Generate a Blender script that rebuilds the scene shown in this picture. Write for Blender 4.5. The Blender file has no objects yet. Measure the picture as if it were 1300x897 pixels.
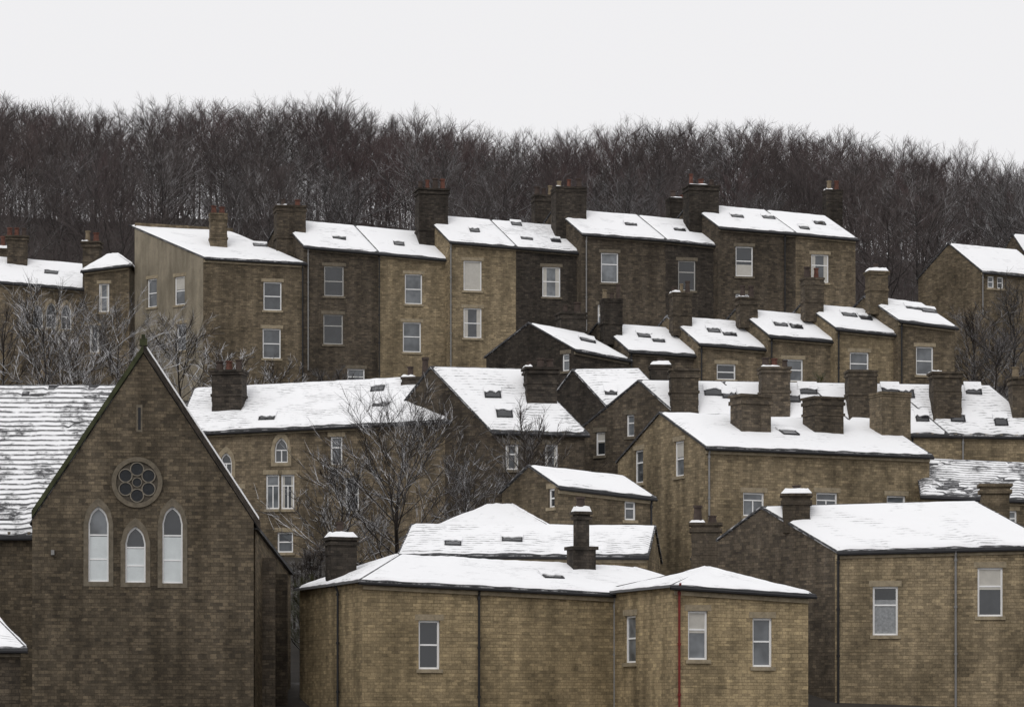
import bpy, math, random
from mathutils import Vector, noise
R=math.radians; S=math.sin; K=math.cos
F=3686.0; H=900.0
scene=bpy.context.scene; COL=scene.collection
random.seed(7)
def kx(px): return (px-650.0)/F
def P(px,py,Y): return Vector((kx(px)*Y,Y,(H-py)/F*Y))
def lerp(a,b,t): return a+(b-a)*t
def interp(tab,x):
    if x<=tab[0][0]: return tab[0][1]
    for (a,b),(c,d) in zip(tab,tab[1:]):
        if x<=c: return b+(d-b)*(x-a)/(c-a)
    return tab[-1][1]
PROF=[(-300,-15),(40,-9),(98,-4),(112,0.3),(125,3.6),(140,7.3),(165,13.5),(185,19.5),(205,24.5),(300,50),(330,53),(400,50),(800,25),(4000,-40)]
SKY=[(-400,138),(0,106),(60,114),(100,124),(200,112),(300,119),(400,111),(480,121),(560,139),(620,155),(680,165),(750,148),(850,140),(950,147),(1050,156),(1120,163),(1200,181),(1300,199),(1700,250)]
def ground(x,y):
    z=interp(PROF,y)
    if y>205:
        t=min(1,(y-205)/95); px=650+x/max(y,50)*F
        z-=t*(interp(SKY,px)-125)/F*300
    return z
# ---------------------------------------------------------------- materials
def newmat(name):
    m=bpy.data.materials.new(name); m.use_nodes=True
    nt=m.node_tree; b=nt.nodes['Principled BSDF']; return m,nt,b
def c4(c): return (c[0],c[1],c[2],1)
def mixc(nt,fac,a,b,blend='MIX'):
    n=nt.nodes.new('ShaderNodeMix'); n.data_type='RGBA'; n.blend_type=blend
    for sock,v in ((n.inputs[0],fac),(n.inputs[6],a),(n.inputs[7],b)):
        if hasattr(v,'is_output'): nt.links.new(v,sock)
        elif isinstance(v,(int,float)): sock.default_value=v
        else: sock.default_value=c4(v)
    return n.outputs[2]
def mrange(nt,v,a,b,c,d):
    n=nt.nodes.new('ShaderNodeMapRange'); n.clamp=True
    nt.links.new(v,n.inputs[0])
    for i,q in enumerate((a,b,c,d)): n.inputs[i+1].default_value=q
    return n.outputs[0]
def noise_n(nt,vec,scale,detail=4,rough=.6):
    n=nt.nodes.new('ShaderNodeTexNoise'); n.inputs['Scale'].default_value=scale
    n.inputs['Detail'].default_value=detail; n.inputs['Roughness'].default_value=rough
    nt.links.new(vec,n.inputs['Vector']); return n.outputs['Fac']
def mapv(nt,vec,sc):
    mp=nt.nodes.new('ShaderNodeMapping'); mp.inputs['Scale'].default_value=sc; nt.links.new(vec,mp.inputs['Vector']); return mp.outputs[0]
def mathn(nt,op,a,b=None):
    n=nt.nodes.new('ShaderNodeMath'); n.operation=op
    for i,v in enumerate((a,b)):
        if v is None: continue
        if hasattr(v,'is_output'): nt.links.new(v,n.inputs[i])
        else: n.inputs[i].default_value=v
    return n.outputs[0]
def bump(nt,b,h,st,dist):
    bp=nt.nodes.new('ShaderNodeBump'); bp.inputs['Strength'].default_value=st; bp.inputs['Distance'].default_value=dist
    nt.links.new(h,bp.inputs['Height']); nt.links.new(bp.outputs[0],b.inputs['Normal'])
def bricks(nt,uv,bw,rh,ms,sm,c1,c2,c3):
    br=nt.nodes.new('ShaderNodeTexBrick'); br.offset=.5
    for k,v in (('Scale',1),('Brick Width',bw),('Row Height',rh),('Mortar Size',ms),('Mortar Smooth',sm),('Bias',0.0)): br.inputs[k].default_value=v
    for k,c in (('Color1',c1),('Color2',c2),('Mortar',c3)): br.inputs[k].default_value=c4(c)
    nt.links.new(uv,br.inputs['Vector']); return br
def stone(name,c1,c2,soot=.45,row=.115,bw=.23,hi=1.12,smooth=False):
    m,nt,b=newmat(name); tc=nt.nodes.new('ShaderNodeTexCoord'); uv=tc.outputs['UV']; ob=tc.outputs['Object']
    mort=tuple((a+d)*.5*.70 for a,d in zip(c1,c2))
    sp=nt.nodes.new('ShaderNodeSeparateXYZ'); nt.links.new(uv,sp.inputs[0]); cb=nt.nodes.new('ShaderNodeCombineXYZ')
    wv=noise_n(nt,mapv(nt,uv,(.04,2.4,1)),1.0,3); wx=noise_n(nt,mapv(nt,uv,(.8,5.5,1)),1.0,2)
    nt.links.new(mathn(nt,'ADD',sp.outputs[0],mathn(nt,'MULTIPLY',wx,.16)),cb.inputs[0]); nt.links.new(mathn(nt,'ADD',sp.outputs[1],mathn(nt,'MULTIPLY',wv,.32)),cb.inputs[1])
    uvw=cb.outputs[0]
    br=bricks(nt,uvw,bw,row,.009,.15,c1,c2,mort)
    br2=bricks(nt,uvw,bw*1.37,row,.0,.0,(.78,.775,.78),(1.17,1.15,1.12),(1,1,1))
    big=noise_n(nt,mapv(nt,ob,(1,1,.6)),.45,8,.72); stk=noise_n(nt,mapv(nt,ob,(1.8,1.8,.16)),1.0,5,.65); sm=noise_n(nt,uv,18,4,.75)
    f1=mrange(nt,big,.36,.66,hi,soot); f2=mrange(nt,sm,.3,.7,.74,1.24); f3=mrange(nt,stk,.35,.68,1.1,.66)
    oi=nt.nodes.new('ShaderNodeObjectInfo'); f4=mrange(nt,oi.outputs['Random'],0,1,.86,1.14)
    f=mathn(nt,'MULTIPLY',mathn(nt,'MULTIPLY',f1,f2),mathn(nt,'MULTIPLY',f3,f4))
    cm=nt.nodes.new('ShaderNodeCombineXYZ')
    for i in range(3): nt.links.new(f,cm.inputs[i])
    c=c1 if smooth else mixc(nt,1.0,br.outputs['Color'],br2.outputs['Color'],'MULTIPLY')
    c=mixc(nt,1.0,c,cm.outputs[0],'MULTIPLY')
    nt.links.new(c,b.inputs['Base Color']); b.inputs['Roughness'].default_value=.93; b.inputs['Specular IOR Level'].default_value=.15
    bump(nt,b,sm if smooth else mathn(nt,'SUBTRACT',sm,br.outputs['Fac']),.6,.02)
    return m
def plain(name,c,rough=.7,var=.25,sc=4,spec=.3):
    m,nt,b=newmat(name); tc=nt.nodes.new('ShaderNodeTexCoord')
    n=noise_n(nt,tc.outputs['Object'],sc,5,.65)
    c1=[x*(1-var) for x in c]; c2=[min(1,x*(1+var)) for x in c]
    nt.links.new(mixc(nt,mrange(nt,n,.3,.7,0,1),c1,c2),b.inputs['Base Color']); b.inputs['Roughness'].default_value=rough
    b.inputs['Specular IOR Level'].default_value=spec
    return m
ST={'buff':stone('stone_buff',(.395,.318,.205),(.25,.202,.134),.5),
    'gold':stone('stone_gold',(.48,.38,.228),(.325,.257,.157),.54),
    'mid':stone('stone_mid',(.26,.21,.145),(.15,.124,.089),.48),
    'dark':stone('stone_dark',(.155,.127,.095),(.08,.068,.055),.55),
    'soot':stone('stone_soot',(.085,.072,.06),(.044,.039,.034),.6),
    'church':stone('stone_church',(.18,.146,.103),(.088,.074,.056),.55,.12,.23),
    'render':stone('lime_render',(.27,.235,.178),(.27,.235,.178),.6,smooth=True)}
M_trim=plain('dressed_stone',(.30,.25,.175),.9,.3,5,.15)
M_trimd=plain('dressed_stone_dark',(.15,.128,.097),.9,.3,5,.15)
M_tracery=plain('pale_tracery',(.20,.178,.145),.9,.3,5,.15)
M_plate=plain('tracery_stone',(.085,.074,.06),.9,.3,5,.15)
M_rose=plain('leaded_glass',(.016,.018,.021),.45,.3,8,.3)
M_white=plain('white_paint',(.86,.86,.86),.5,.04)
M_frame=plain('weathered_paint',(.42,.41,.39),.6,.1)
M_black=plain('black_paint',(.018,.018,.02),.5,.2)
M_grey=plain('grey_pipe',(.22,.215,.21),.5,.15)
M_red=plain('red_paint',(.16,.018,.014),.6,.3)
M_terra=plain('terracotta',(.115,.050,.036),.85,.45)
M_potd=plain('sooty_pot',(.06,.044,.037),.85,.35)
M_potb=plain('buff_pot',(.19,.15,.1),.85,.35)
M_moss=plain('mossy_stone',(.05,.055,.027),.95,.45,3)
M_blind=plain('blind_cloth',(.50,.48,.44),.9,.1)
M_lace=plain('lace_curtain',(.27,.28,.29),.8,.3,9)
M_ledge=plain('frosted_glass',(.62,.66,.67),.35,.08,2)
M_wood=plain('weathered_wood',(.04,.034,.028),.9,.3)
def glassmat(name,a,c):
    m,nt,b=newmat(name); oi=nt.nodes.new('ShaderNodeObjectInfo'); tc=nt.nodes.new('ShaderNodeTexCoord')
    n=noise_n(nt,tc.outputs['Object'],1.3,2)
    f=mathn(nt,'MULTIPLY',oi.outputs['Random'],mrange(nt,n,.35,.65,.3,1.0))
    nt.links.new(mixc(nt,f,a,c),b.inputs['Base Color']); b.inputs['Roughness'].default_value=.06; b.inputs['Specular IOR Level'].default_value=.8
    return m
M_glass=glassmat('window_glass',(.02,.023,.027),(.24,.26,.28))
M_glassd=glassmat('dark_glass',(.006,.007,.009),(.03,.033,.036))
M_sky=glassmat('roof_glass',(.012,.013,.015),(.06,.06,.065))
def rows(nt,uv,rh):
    sp=nt.nodes.new('ShaderNodeSeparateXYZ'); nt.links.new(uv,sp.inputs[0])
    wob=noise_n(nt,uv,1.5,2); v=mathn(nt,'ADD',sp.outputs[1],mathn(nt,'MULTIPLY',wob,.06))
    return mathn(nt,'FRACT',mathn(nt,'DIVIDE',v,rh))
def snowmat(name,thr,dark=.8,rh=.23,s0=.42,s1=.56):
    m,nt,b=newmat(name); tc=nt.nodes.new('ShaderNodeTexCoord'); uv=tc.outputs['UV']
    row=rows(nt,uv,rh); n=noise_n(nt,uv,.5,6,.68)
    streak=noise_n(nt,mapv(nt,uv,(1.7,4.4,1)),1.0,5,.7)
    line=mathn(nt,'MULTIPLY',mrange(nt,row,.5,.8,0,1),mrange(nt,streak,s0,s1,0,1))
    f=mathn(nt,'MULTIPLY',mrange(nt,n,thr,thr+.1,0,dark),line)
    worn=mathn(nt,'MULTIPLY',mrange(nt,n,thr+.14,thr+.22,0,dark),mrange(nt,streak,.42,.54,0,1))
    f=mathn(nt,'MAXIMUM',f,worn)
    br=bricks(nt,uv,.3,rh,.0,.0,(.07,.07,.073),(.035,.035,.038),(.05,.05,.05))
    c=mixc(nt,f,(.88,.885,.90),br.outputs['Color'])
    nt.links.new(c,b.inputs['Base Color']); b.inputs['Roughness'].default_value=.8; b.inputs['Specular IOR Level'].default_value=.15
    bump(nt,b,noise_n(nt,uv,2.2,5,.6),.35,.06)
    return m
M_snow=snowmat('snow',.52,.55); M_snowt=snowmat('snow_thin',.46,.72); M_snowb=snowmat('snow_bare',.34,.95,.27,.30,.44)
def slatemat():
    m,nt,b=newmat('slate'); tc=nt.nodes.new('ShaderNodeTexCoord'); uv=tc.outputs['UV']
    br=bricks(nt,uv,.3,.23,.006,.2,(.055,.055,.058),(.03,.03,.033),(.02,.02,.02))
    row=rows(nt,uv,.23); streak=noise_n(nt,mapv(nt,uv,(2.2,4.4,1)),1.0,5,.7)
    f=mathn(nt,'MULTIPLY',mrange(nt,row,.1,.4,1,0),mrange(nt,streak,.47,.6,0,.7))
    c=mixc(nt,f,br.outputs['Color'],(.75,.75,.77))
    nt.links.new(c,b.inputs['Base Color']); b.inputs['Roughness'].default_value=.75
    return m
M_slate=slatemat()
def twig(name,c1,c2,snow,lo=.1,hi=.55):
    m,nt,b=newmat(name); oi=nt.nodes.new('ShaderNodeObjectInfo'); g=nt.nodes.new('ShaderNodeNewGeometry'); tc=nt.nodes.new('ShaderNodeTexCoord')
    c=mixc(nt,oi.outputs['Random'],c1,c2)
    if snow>0:
        sx=nt.nodes.new('ShaderNodeSeparateXYZ'); nt.links.new(g.outputs['Normal'],sx.inputs[0])
        n=noise_n(nt,tc.outputs['Object'],1.2,3)
        f=mathn(nt,'MULTIPLY',mrange(nt,sx.outputs[2],lo,hi,0,snow),mrange(nt,n,.34,.56,.15,1))
        c=mixc(nt,f,c,(.8,.8,.82))
    nt.links.new(c,b.inputs['Base Color']); b.inputs['Roughness'].default_value=.95; b.inputs['Specular IOR Level'].default_value=.1
    return m
T_wood=twig('wood_twigs',(.102,.085,.082),(.080,.069,.068),0)
T_red=twig('wood_twigs_red',(.112,.083,.081),(.095,.075,.075),0)
T_frost=twig('wood_twigs_frost',(.085,.075,.072),(.066,.060,.059),.26)
T_snow=twig('snowy_twigs',(.045,.038,.034),(.032,.028,.026),.88,.05,.5)
T_dark=twig('dark_twigs',(.05,.041,.036),(.036,.031,.028),.3)
T_bark=twig('bark',(.048,.04,.036),(.033,.029,.027),.5)
T_barkw=twig('wood_bark',(.060,.052,.050),(.042,.038,.037),0)
T_green=twig('green_twigs',(.075,.075,.03),(.05,.052,.025),.25)
# ---------------------------------------------------------------- mesh builder
class MB:
    def __init__(s): s.v=[]; s.f=[]; s.u=[]
    def poly(s,pts,uvs=None):
        i=len(s.v); s.v.extend([tuple(p) for p in pts]); s.f.append(tuple(range(i,i+len(pts))))
        s.u.append(uvs if uvs else [(0,0)]*len(pts))
    def hexa(s,b,t):
        b=[Vector(p) for p in b]; t=[Vector(p) for p in t]
        def q(a,c,d,e):
            w=(c-a).length; h=(e-a).length; z=a.z; x=a.x+a.y
            s.poly((a,c,d,e),[(x,z),(x+w,z),(x+w,z+h),(x,z+h)])
        q(b[3],b[2],b[1],b[0]); q(t[0],t[1],t[2],t[3])
        for i in range(4):
            j=(i+1)%4; q(b[i],b[j],t[j],t[i])
    def box(s,a,b):
        x0,y0,z0=a; x1,y1,z1=b
        s.hexa([(x0,y0,z0),(x1,y0,z0),(x1,y1,z0),(x0,y1,z0)],[(x0,y0,z1),(x1,y0,z1),(x1,y1,z1),(x0,y1,z1)])
    def chain(s,pts,rad,n=3,cap=False):
        k0=len(s.v)
        for i,p in enumerate(pts):
            d=(pts[min(i+1,len(pts)-1)]-pts[max(i-1,0)])
            if d.length<1e-6: d=Vector((0,0,1))
            d.normalize(); a=d.cross(Vector((0,1,.13)))
            if a.length<1e-3: a=d.cross(Vector((1,0,0)))
            a.normalize(); b=d.cross(a)
            for j in range(n):
                an=2*math.pi*j/n; s.v.append(tuple(p+(a*K(an)+b*S(an))*rad[i]))
        for i in range(len(pts)-1):
            for j in range(n):
                q=k0+i*n; s.f.append((q+j,q+(j+1)%n,q+n+(j+1)%n,q+n+j)); s.u.append([(0,0)]*4)
        if cap:
            q=k0+(len(pts)-1)*n; s.f.append(tuple(range(q,q+n))); s.u.append([(0,0)]*n)
    def build(s,name,mat,parent=None,smooth=False):
        me=bpy.data.meshes.new(name); me.from_pydata(s.v,[],s.f)
        uvl=me.uv_layers.new(name='UVMap'); fl=[]
        for fu in s.u:
            for a in fu: fl.extend(a)
        uvl.data.foreach_set('uv',fl)
        me.materials.append(mat)
        if smooth: me.polygons.foreach_set('use_smooth',[True]*len(me.polygons))
        me.update()
        o=bpy.data.objects.new(name,me); COL.objects.link(o); o.parent=parent
        return o
def tag(o,label=None,cat=None,group=None,kind=None):
    for k,v in (('label',label),('category',cat),('group',group),('kind',kind)):
        if v: o[k]=v
    return o
def empty(name,loc,rz=0):
    o=bpy.data.objects.new(name,None); COL.objects.link(o); o.location=loc; o.rotation_euler=(0,0,rz); o.empty_display_size=.3
    return o
SEED=[0]
def snow_slope(p00,p10,p11,p01,mat,parent,patch=0,thick=.07,res=.2):
    SEED[0]+=1; sd=SEED[0]*7.31
    p00,p10,p11,p01=[Vector(p) for p in (p00,p10,p11,p01)]
    lu=max((p10-p00).length,(p11-p01).length); lv=max((p01-p00).length,(p11-p10).length)
    nu=max(6,min(90,int(lu/res))); nv=max(5,min(50,int(lv/res)))
    n=(p10-p00).cross(p01-p00)
    if n.length<1e-6: n=(p10-p00).cross(p11-p00)
    n.normalize()
    if n.z<0: n=-n
    mb=MB()
    for j in range(nv+1):
        for i in range(nu+1):
            u=i/nu; v=j/nv
            e=.16/lv*(.55+1.2*noise.noise(Vector((u*lu*1.6,sd,1))))
            vv=max(0.004,e)+v*(1-max(.004,e)-.004); uu=.004+u*.992
            p=(p00*(1-uu)+p10*uu)*(1-vv)+(p01*(1-uu)+p11*uu)*vv
            h=thick*(1+.55*noise.noise(Vector((u*lu*.7,v*lv*.7,sd)))+.3*noise.noise(Vector((u*lu*2.3,v*lv*2.3,sd))))
            if i in(0,nu) or j in (0,nv): h=-.012
            elif patch:
                q=noise.noise(Vector((u*lu*.45+3,v*lv*.8,sd+9)))+.6*noise.noise(Vector((u*lu*1.3,v*lv*3.2,sd+5)))
                if q>.55-patch: h=-.02
            q=p+n*h; mb.v.append(tuple(q))
    w=nu+1
    for j in range(nv):
        for i in range(nu):
            a=j*w+i; mb.f.append((a,a+1,a+w+1,a+w))
            mb.u.append([((i+x)/nu*lu+sd,(j+y)/nv*lv) for x,y in((0,0),(1,0),(1,1),(0,1))])
    return mb.build('snow_cover',mat,parent,True)
class House:
    def __init__(s,name,label,cat,group,eL,eR,Y,th,sd=None,apex=None,rd=None,ay=None,rise=None,D=None,Df=None,hl=0,hr=0,
                 st='buff',stl=None,snow=None,patch=0,win=(),ch=(),sky=(),pipe=(),ovl=.08,ovr=.08,gut=True,trim=None,base=None):
        th=R(th); sd=th if sd is None else R(sd)
        s.th,s.sd=th,sd; s.X0=kx(eL[0])*Y; s.Y0=Y; z0=(H-eL[1])/F*Y
        s.f=(K(th),S(th)); s.s=(-S(sd),K(sd))
        s.L,y1=s.solve(s.X0,Y,s.f,eR[0]); s.Yr=y1
        z1=(H-eR[1])/F*y1; s.tilt=(z1-z0)/s.L
        if apex: rd,ya=s.solve(s.X0,Y,s.s,apex[0]); ay=apex[1]
        if rise is None:
            ya=Y+rd*s.s[1]; rise=(H-ay)/F*ya-z0
        s.rd,s.rise=rd,rise; s.D=D or (Df or 2)*rd
        cs=[(s.X0+u*s.f[0]+v*s.s[0],Y+u*s.f[1]+v*s.s[1]) for u in(0,s.L) for v in (0,s.D)]
        g=min(ground(*c) for c in cs)-.2 if base is None else base
        s.base=g; s.E=z0-g; s.dl=sd-th; s.stl=stl
        s.root=empty(name,(s.X0,Y,g),th); tag(s.root,label,cat,group)
        s.trim=trim or (M_trim if st in('buff','gold','mid') else M_trimd)
        s.walls={'f':((0,0),(1,0),(0,1),s.L),'l':((0,0),(-S(s.dl),K(s.dl)),(K(s.dl),S(s.dl)),s.D),
                 'r':((s.L,0),(-S(s.dl),K(s.dl)),(-K(s.dl),-S(s.dl)),s.D)}
        s.holes={'f':[],'l':[],'r':[]}; s.todo=[]
        for w in win: s.add_win(*w)
        s.hl,s.hr=hl,hr
        s.make_wall(st)
        for t in s.todo: t()
        s.make_roof(snow or M_snow,patch,ovl,ovr,gut)
        for c in ch: s.chimney(st,*c)
        for k in sky: s.skylight(*k)
        for p in pipe: s.pipe(*p)
    def solve(s,X0,Y0,d,px):
        k=kx(px); t=(k*Y0-X0)/(d[0]-k*d[1]); return t,Y0+t*d[1]
    def lp(s,u,v,z): return Vector((u-v*S(s.dl),v*K(s.dl),z))
    def ez(s,u): return s.E+s.tilt*u
    def sz(s,wall,px,py):
        X0,Y0=(s.X0,s.Y0)
        if wall=='r': X0+=s.L*s.f[0]; Y0+=s.L*s.f[1]
        t,Y=s.solve(X0,Y0,s.f if wall=='f' else s.s,px)
        return t,(H-py)/F*Y-s.base
    def pt(s,wall,a,z,d):
        o,dr,n,_=s.walls[wall]; return Vector((o[0]+dr[0]*a+n[0]*d,o[1]+dr[1]*a+n[1]*d,z))
    def wbox(s,mb,wall,a0,a1,z0,z1,d0,d1):
        p=lambda a,z,d:s.pt(wall,a,z,d)
        mb.hexa([p(a0,z0,d0),p(a1,z0,d0),p(a1,z0,d1),p(a0,z0,d1)],[p(a0,z1,d0),p(a1,z1,d0),p(a1,z1,d1),p(a0,z1,d1)])
    def add_win(s,wall,cx,cy,w,h,style='sash',pane=None):
        a,_=s.sz(wall,cx-w/2,cy+h/2); b,_=s.sz(wall,cx+w/2,cy+h/2); _,z1=s.sz(wall,cx,cy-h/2); _,z0=s.sz(wall,cx,cy+h/2)
        if a>b: a,b=b,a
        if style.startswith('arch'):
            m=(a+b)/2; ww=b-a; zs=z1-.866*ww; n=8
            tp=lambda q: zs+math.sqrt(max(0,ww*ww-(abs(q-m)+ww/2)**2))
            for i in range(n):
                p=a+ww*i/n; q=a+ww*(i+1)/n
                s.holes[wall].append((p,q,z0,z0,tp(p),tp(q),i==0,i==n-1))
            s.todo.append(lambda:s.arch_win(wall,a,b,z0,z1,style,pane))
        else:
            s.holes[wall].append((a,b,z0,z0,z1,z1,True,True))
            s.todo.append(lambda:s.rect_win(wall,a,b,z0,z1,style,pane))
    def rect_win(s,wall,a,b,z0,z1,style,pane):
        mb=MB(); t=.075; B=lambda *q:s.wbox(mb,wall,*q)
        B(a,b,z0,z0+t,.09,.16); B(a,b,z1-t,z1,.09,.16); B(a,a+t,z0+t,z1-t,.09,.16); B(b-t,b,z0+t,z1-t,.09,.16)
        if style=='sash':
            m=lerp(z0,z1,random.choice((.5,.52,.62))); B(a+t,b-t,m-.03,m+.03,.1,.15)
        elif style=='case':
            m=lerp(z0,z1,.68); B(a+t,b-t,m-.025,m+.025,.1,.15); c=(a+b)/2; B(c-.025,c+.025,z0+t,m-.025,.1,.15)
        w=mb.build('window',M_frame if pane is M_glassd else M_white,s.root)
        mb=MB(); p=lambda q,z:s.pt(wall,q,z,.135)
        mb.poly([p(a+.01,z0+.01),p(b-.01,z0+.01),p(b-.01,z1-.01),p(a+.01,z1-.01)]); mb.build('pane',pane or M_glass,w)
        r=random.random()
        if pane is M_lace:
            mb=MB(); s.wbox(mb,wall,a+t,b-t,lerp(z0,z1,.74),z1-t,.118,.13); mb.build('top_light',M_glassd,w)
        elif pane is None and r<.3:
            if r<.1: mb=MB(); s.wbox(mb,wall,a+t,b-t,lerp(z0,z1,.55),z1-t,.118,.13); mb.build('blind',M_blind,w)
            elif r<.22:
                c=(b-a)*.26
                for q0,q1 in((a+t,a+c),(b-c,b-t)): mb=MB(); s.wbox(mb,wall,q0,q1,z0+t,z1-t,.118,.13); mb.build('curtain',M_blind,w)
            else: mb=MB(); s.wbox(mb,wall,a+t,b-t,z0+t,lerp(z0,z1,.4),.118,.13); mb.build('blind',M_blind,w)
        mb=MB(); s.wbox(mb,wall,a-.1,b+.1,z0-.13,z0+.006,-.07,.1); mb.build('sill',s.trim,w)
        mb=MB(); s.wbox(mb,wall,a-.14,b+.14,z1+.004,z1+.22,-.014,.06); mb.build('lintel',s.trim,w)
    def outline(s,a,b,z0,z1,g):
        m=(a+b)/2; ww=b-a; zs=z1-.866*ww; a2=a-g; b2=b+g; w2=b2-a2; n=10
        pts=[(a2,z0-g),(a2,zs)]
        for i in range(1,n):
            q=a2+w2*i/n; pts.append((q,zs+math.sqrt(max(0,w2*w2-(abs(q-m)+w2/2)**2))))
        pts+= [(b2,zs),(b2,z0-g)]; return pts
    def ring(s,mb,wall,o,i,d0,d1):
        n=len(o)
        for k in range(n):
            j=(k+1)%n
            A=[s.pt(wall,*o[k],d0),s.pt(wall,*o[j],d0),s.pt(wall,*i[j],d0),s.pt(wall,*i[k],d0)]
            B=[s.pt(wall,*o[k],d1),s.pt(wall,*o[j],d1),s.pt(wall,*i[j],d1),s.pt(wall,*i[k],d1)]
            mb.hexa(A,B)
    def arch_win(s,wall,a,b,z0,z1,style,pane):
        mb=MB(); s.ring(mb,wall,s.outline(a,b,z0,z1,0),s.outline(a,b,z0,z1,-.06),.08,.16)
        t=.06
        if style=='archlancet':
            for q in (.3,.62): m=lerp(z0,z1,q); s.wbox(mb,wall,a+t,b-t,m-.025,m+.025,.09,.15)
        else:
            m=lerp(z0,z1,.5); s.wbox(mb,wall,a+t,b-t,m-.025,m+.025,.09,.15); c=(a+b)/2; s.wbox(mb,wall,c-.025,c+.025,z0+t,m-.025,.09,.15)
        w=mb.build('window',M_white,s.root)
        mb=MB(); mb.poly([s.pt(wall,q,z,.14) for q,z in s.outline(a,b,z0,z1,-.01)]); mb.build('pane',pane or M_glass,w)
        if style=='archlancet':
            mb=MB(); s.wbox(mb,wall,a+t,b-t,z0+t,lerp(z0,z1,.6),.11,.135); mb.build('lower_pane',M_ledge,w)
        mb=MB(); s.ring(mb,wall,s.outline(a,b,z0,z1,.17),s.outline(a,b,z0,z1,-.004),-.03,.05); mb.build('surround',s.trim,w)
    def make_wall(s,st):
        mb=MB(); mbl=MB() if s.stl else mb
        def panel(wall,prof,mb):
            o,dr,n,ln=s.walls[wall]; hs=s.holes[wall]; off=random.random()*5
            br=sorted(set([0,ln]+[q for h in hs for q in h[:2]]+[q for q,_ in prof])); br=[q for q in br if -1e-6<=q<=ln+1e-6]
            p=lambda a,z,d=0:s.pt(wall,a,z,d)
            def Q(a,b,zal,zbl,zbt,zat):
                if max(zbt-zbl,zat-zal)<1e-4: return
                mb.poly([p(a,zal),p(b,zbl),p(b,zbt),p(a,zat)],[(a+off,zal),(b+off,zbl),(b+off,zbt),(a+off,zat)])
            for a,b in zip(br,br[1:]):
                if b-a<1e-5: continue
                cl=cr=-1.0; cov=[]
                for h in hs:
                    if h[0]<=a+1e-6 and h[1]>=b-1e-6:
                        t0=(a-h[0])/(h[1]-h[0]); t1=(b-h[0])/(h[1]-h[0])
                        cov.append((lerp(h[2],h[3],t0),lerp(h[2],h[3],t1),lerp(h[4],h[5],t0),lerp(h[4],h[5],t1)))
                for bl,brr,tl,tr in sorted(cov):
                    Q(a,b,cl,cr,brr,bl); cl,cr=tl,tr
                    for x,y in((bl,brr),(tl,tr)): mb.poly([p(a,x),p(b,y),p(b,y,.17),p(a,x,.17)],[(a,0),(b,0),(b,.16),(a,.16)])
                Q(a,b,cl,cr,interp(prof,b),interp(prof,a))
            for h in hs:
                if h[6]: mb.poly([p(h[0],h[2]),p(h[0],h[4]),p(h[0],h[4],.17),p(h[0],h[2],.17)],[(0,h[2]),(0,h[4]),(.16,h[4]),(.16,h[2])])
                if h[7]: mb.poly([p(h[1],h[3]),p(h[1],h[5]),p(h[1],h[5],.17),p(h[1],h[3],.17)],[(0,h[3]),(0,h[5]),(.16,h[5]),(.16,h[3])])
        panel('f',[(0,s.E),(s.L,s.ez(s.L))],mb)
        bz=s.rise*max(0,1-(s.D-s.rd)/s.rd) if s.D<2*s.rd-.01 else 0
        s.bz=bz
        for w,u,hp in(('l',0,s.hl),('r',s.L,s.hr)):
            e=s.ez(u)
            panel(w,[(0,e),(s.D,e)] if hp>0 else [(0,e),(s.rd,e+s.rise),(s.D,e+bz)],mbl if w=='l' else mb)
        a=s.lp(0,s.D,-1);b=s.lp(s.L,s.D,-1);c=s.lp(s.L,s.D,s.ez(s.L)+bz);d=s.lp(0,s.D,s.E+bz)
        mb.poly([a,b,c,d],[(0,0),(s.L,0),(s.L,c.z),(0,d.z)])
        s.wall=mb.build('wall',ST[st],s.root)
        if s.stl: mbl.build('gable_wall',ST[s.stl],s.root)
    def make_roof(s,snow,patch,ovl,ovr,gut):
        ov=.22; t=.09; m=s.rise/s.rd
        def pz(u,v,top):
            z=s.ez(u)+(m*v if v<=s.rd else s.rise-(s.rise-s.bz)*(v-s.rd)/max(.01,s.D-s.rd))+.004
            return s.lp(u,v,z+(t if top else 0))
        ul=-ovl if s.hl==0 else -ov; ur=s.L+(ovr if s.hr==0 else ov)
        rl=-ovl if s.hl==0 else s.hl; rr=s.L+ovr if s.hr==0 else s.L-s.hr
        mb=MB()
        def slab(c):
            b=[pz(*q,False) for q in c]; tp=[pz(*q,True) for q in c]; mb.hexa(b,tp)
        fr=[(ul,-ov),(ur,-ov),(rr,s.rd),(rl,s.rd)]; slab(fr)
        bk=[(rl,s.rd),(rr,s.rd),(ur,s.D+.1),(ul,s.D+.1)]; slab(bk)
        tri=[]
        ezf=lambda u,v:s.lp(u,v,s.ez(u)-m*ov+t+.004)
        for hp,ue,rx in((s.hl,ul,rl),(s.hr,ur,rr)):
            if hp>0:
                A=ezf(ue,-ov); B=ezf(ue,s.D+.1); C=pz(rx,s.rd,True)
                mb.poly([A,B,C],[(0,0),(s.D,0),(s.rd,s.rd)]); mb.poly([A-Vector((0,0,t)),B-Vector((0,0,t)),B,A]); tri.append((A,B,C))
        s.roof=mb.build('roof',M_slate,s.root)
        q=[pz(*c,True) for c in fr]; snow_slope(q[0],q[1],q[2],q[3],snow,s.roof,patch)
        if s.D-s.rd>1:
            q=[pz(*c,True) for c in bk]; snow_slope(q[3],q[2],q[1],q[0],snow,s.roof,patch,res=.5)
        for A,B,C in tri: snow_slope(A,B,C,C,snow,s.roof,patch)
        s.pz=pz
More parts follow.
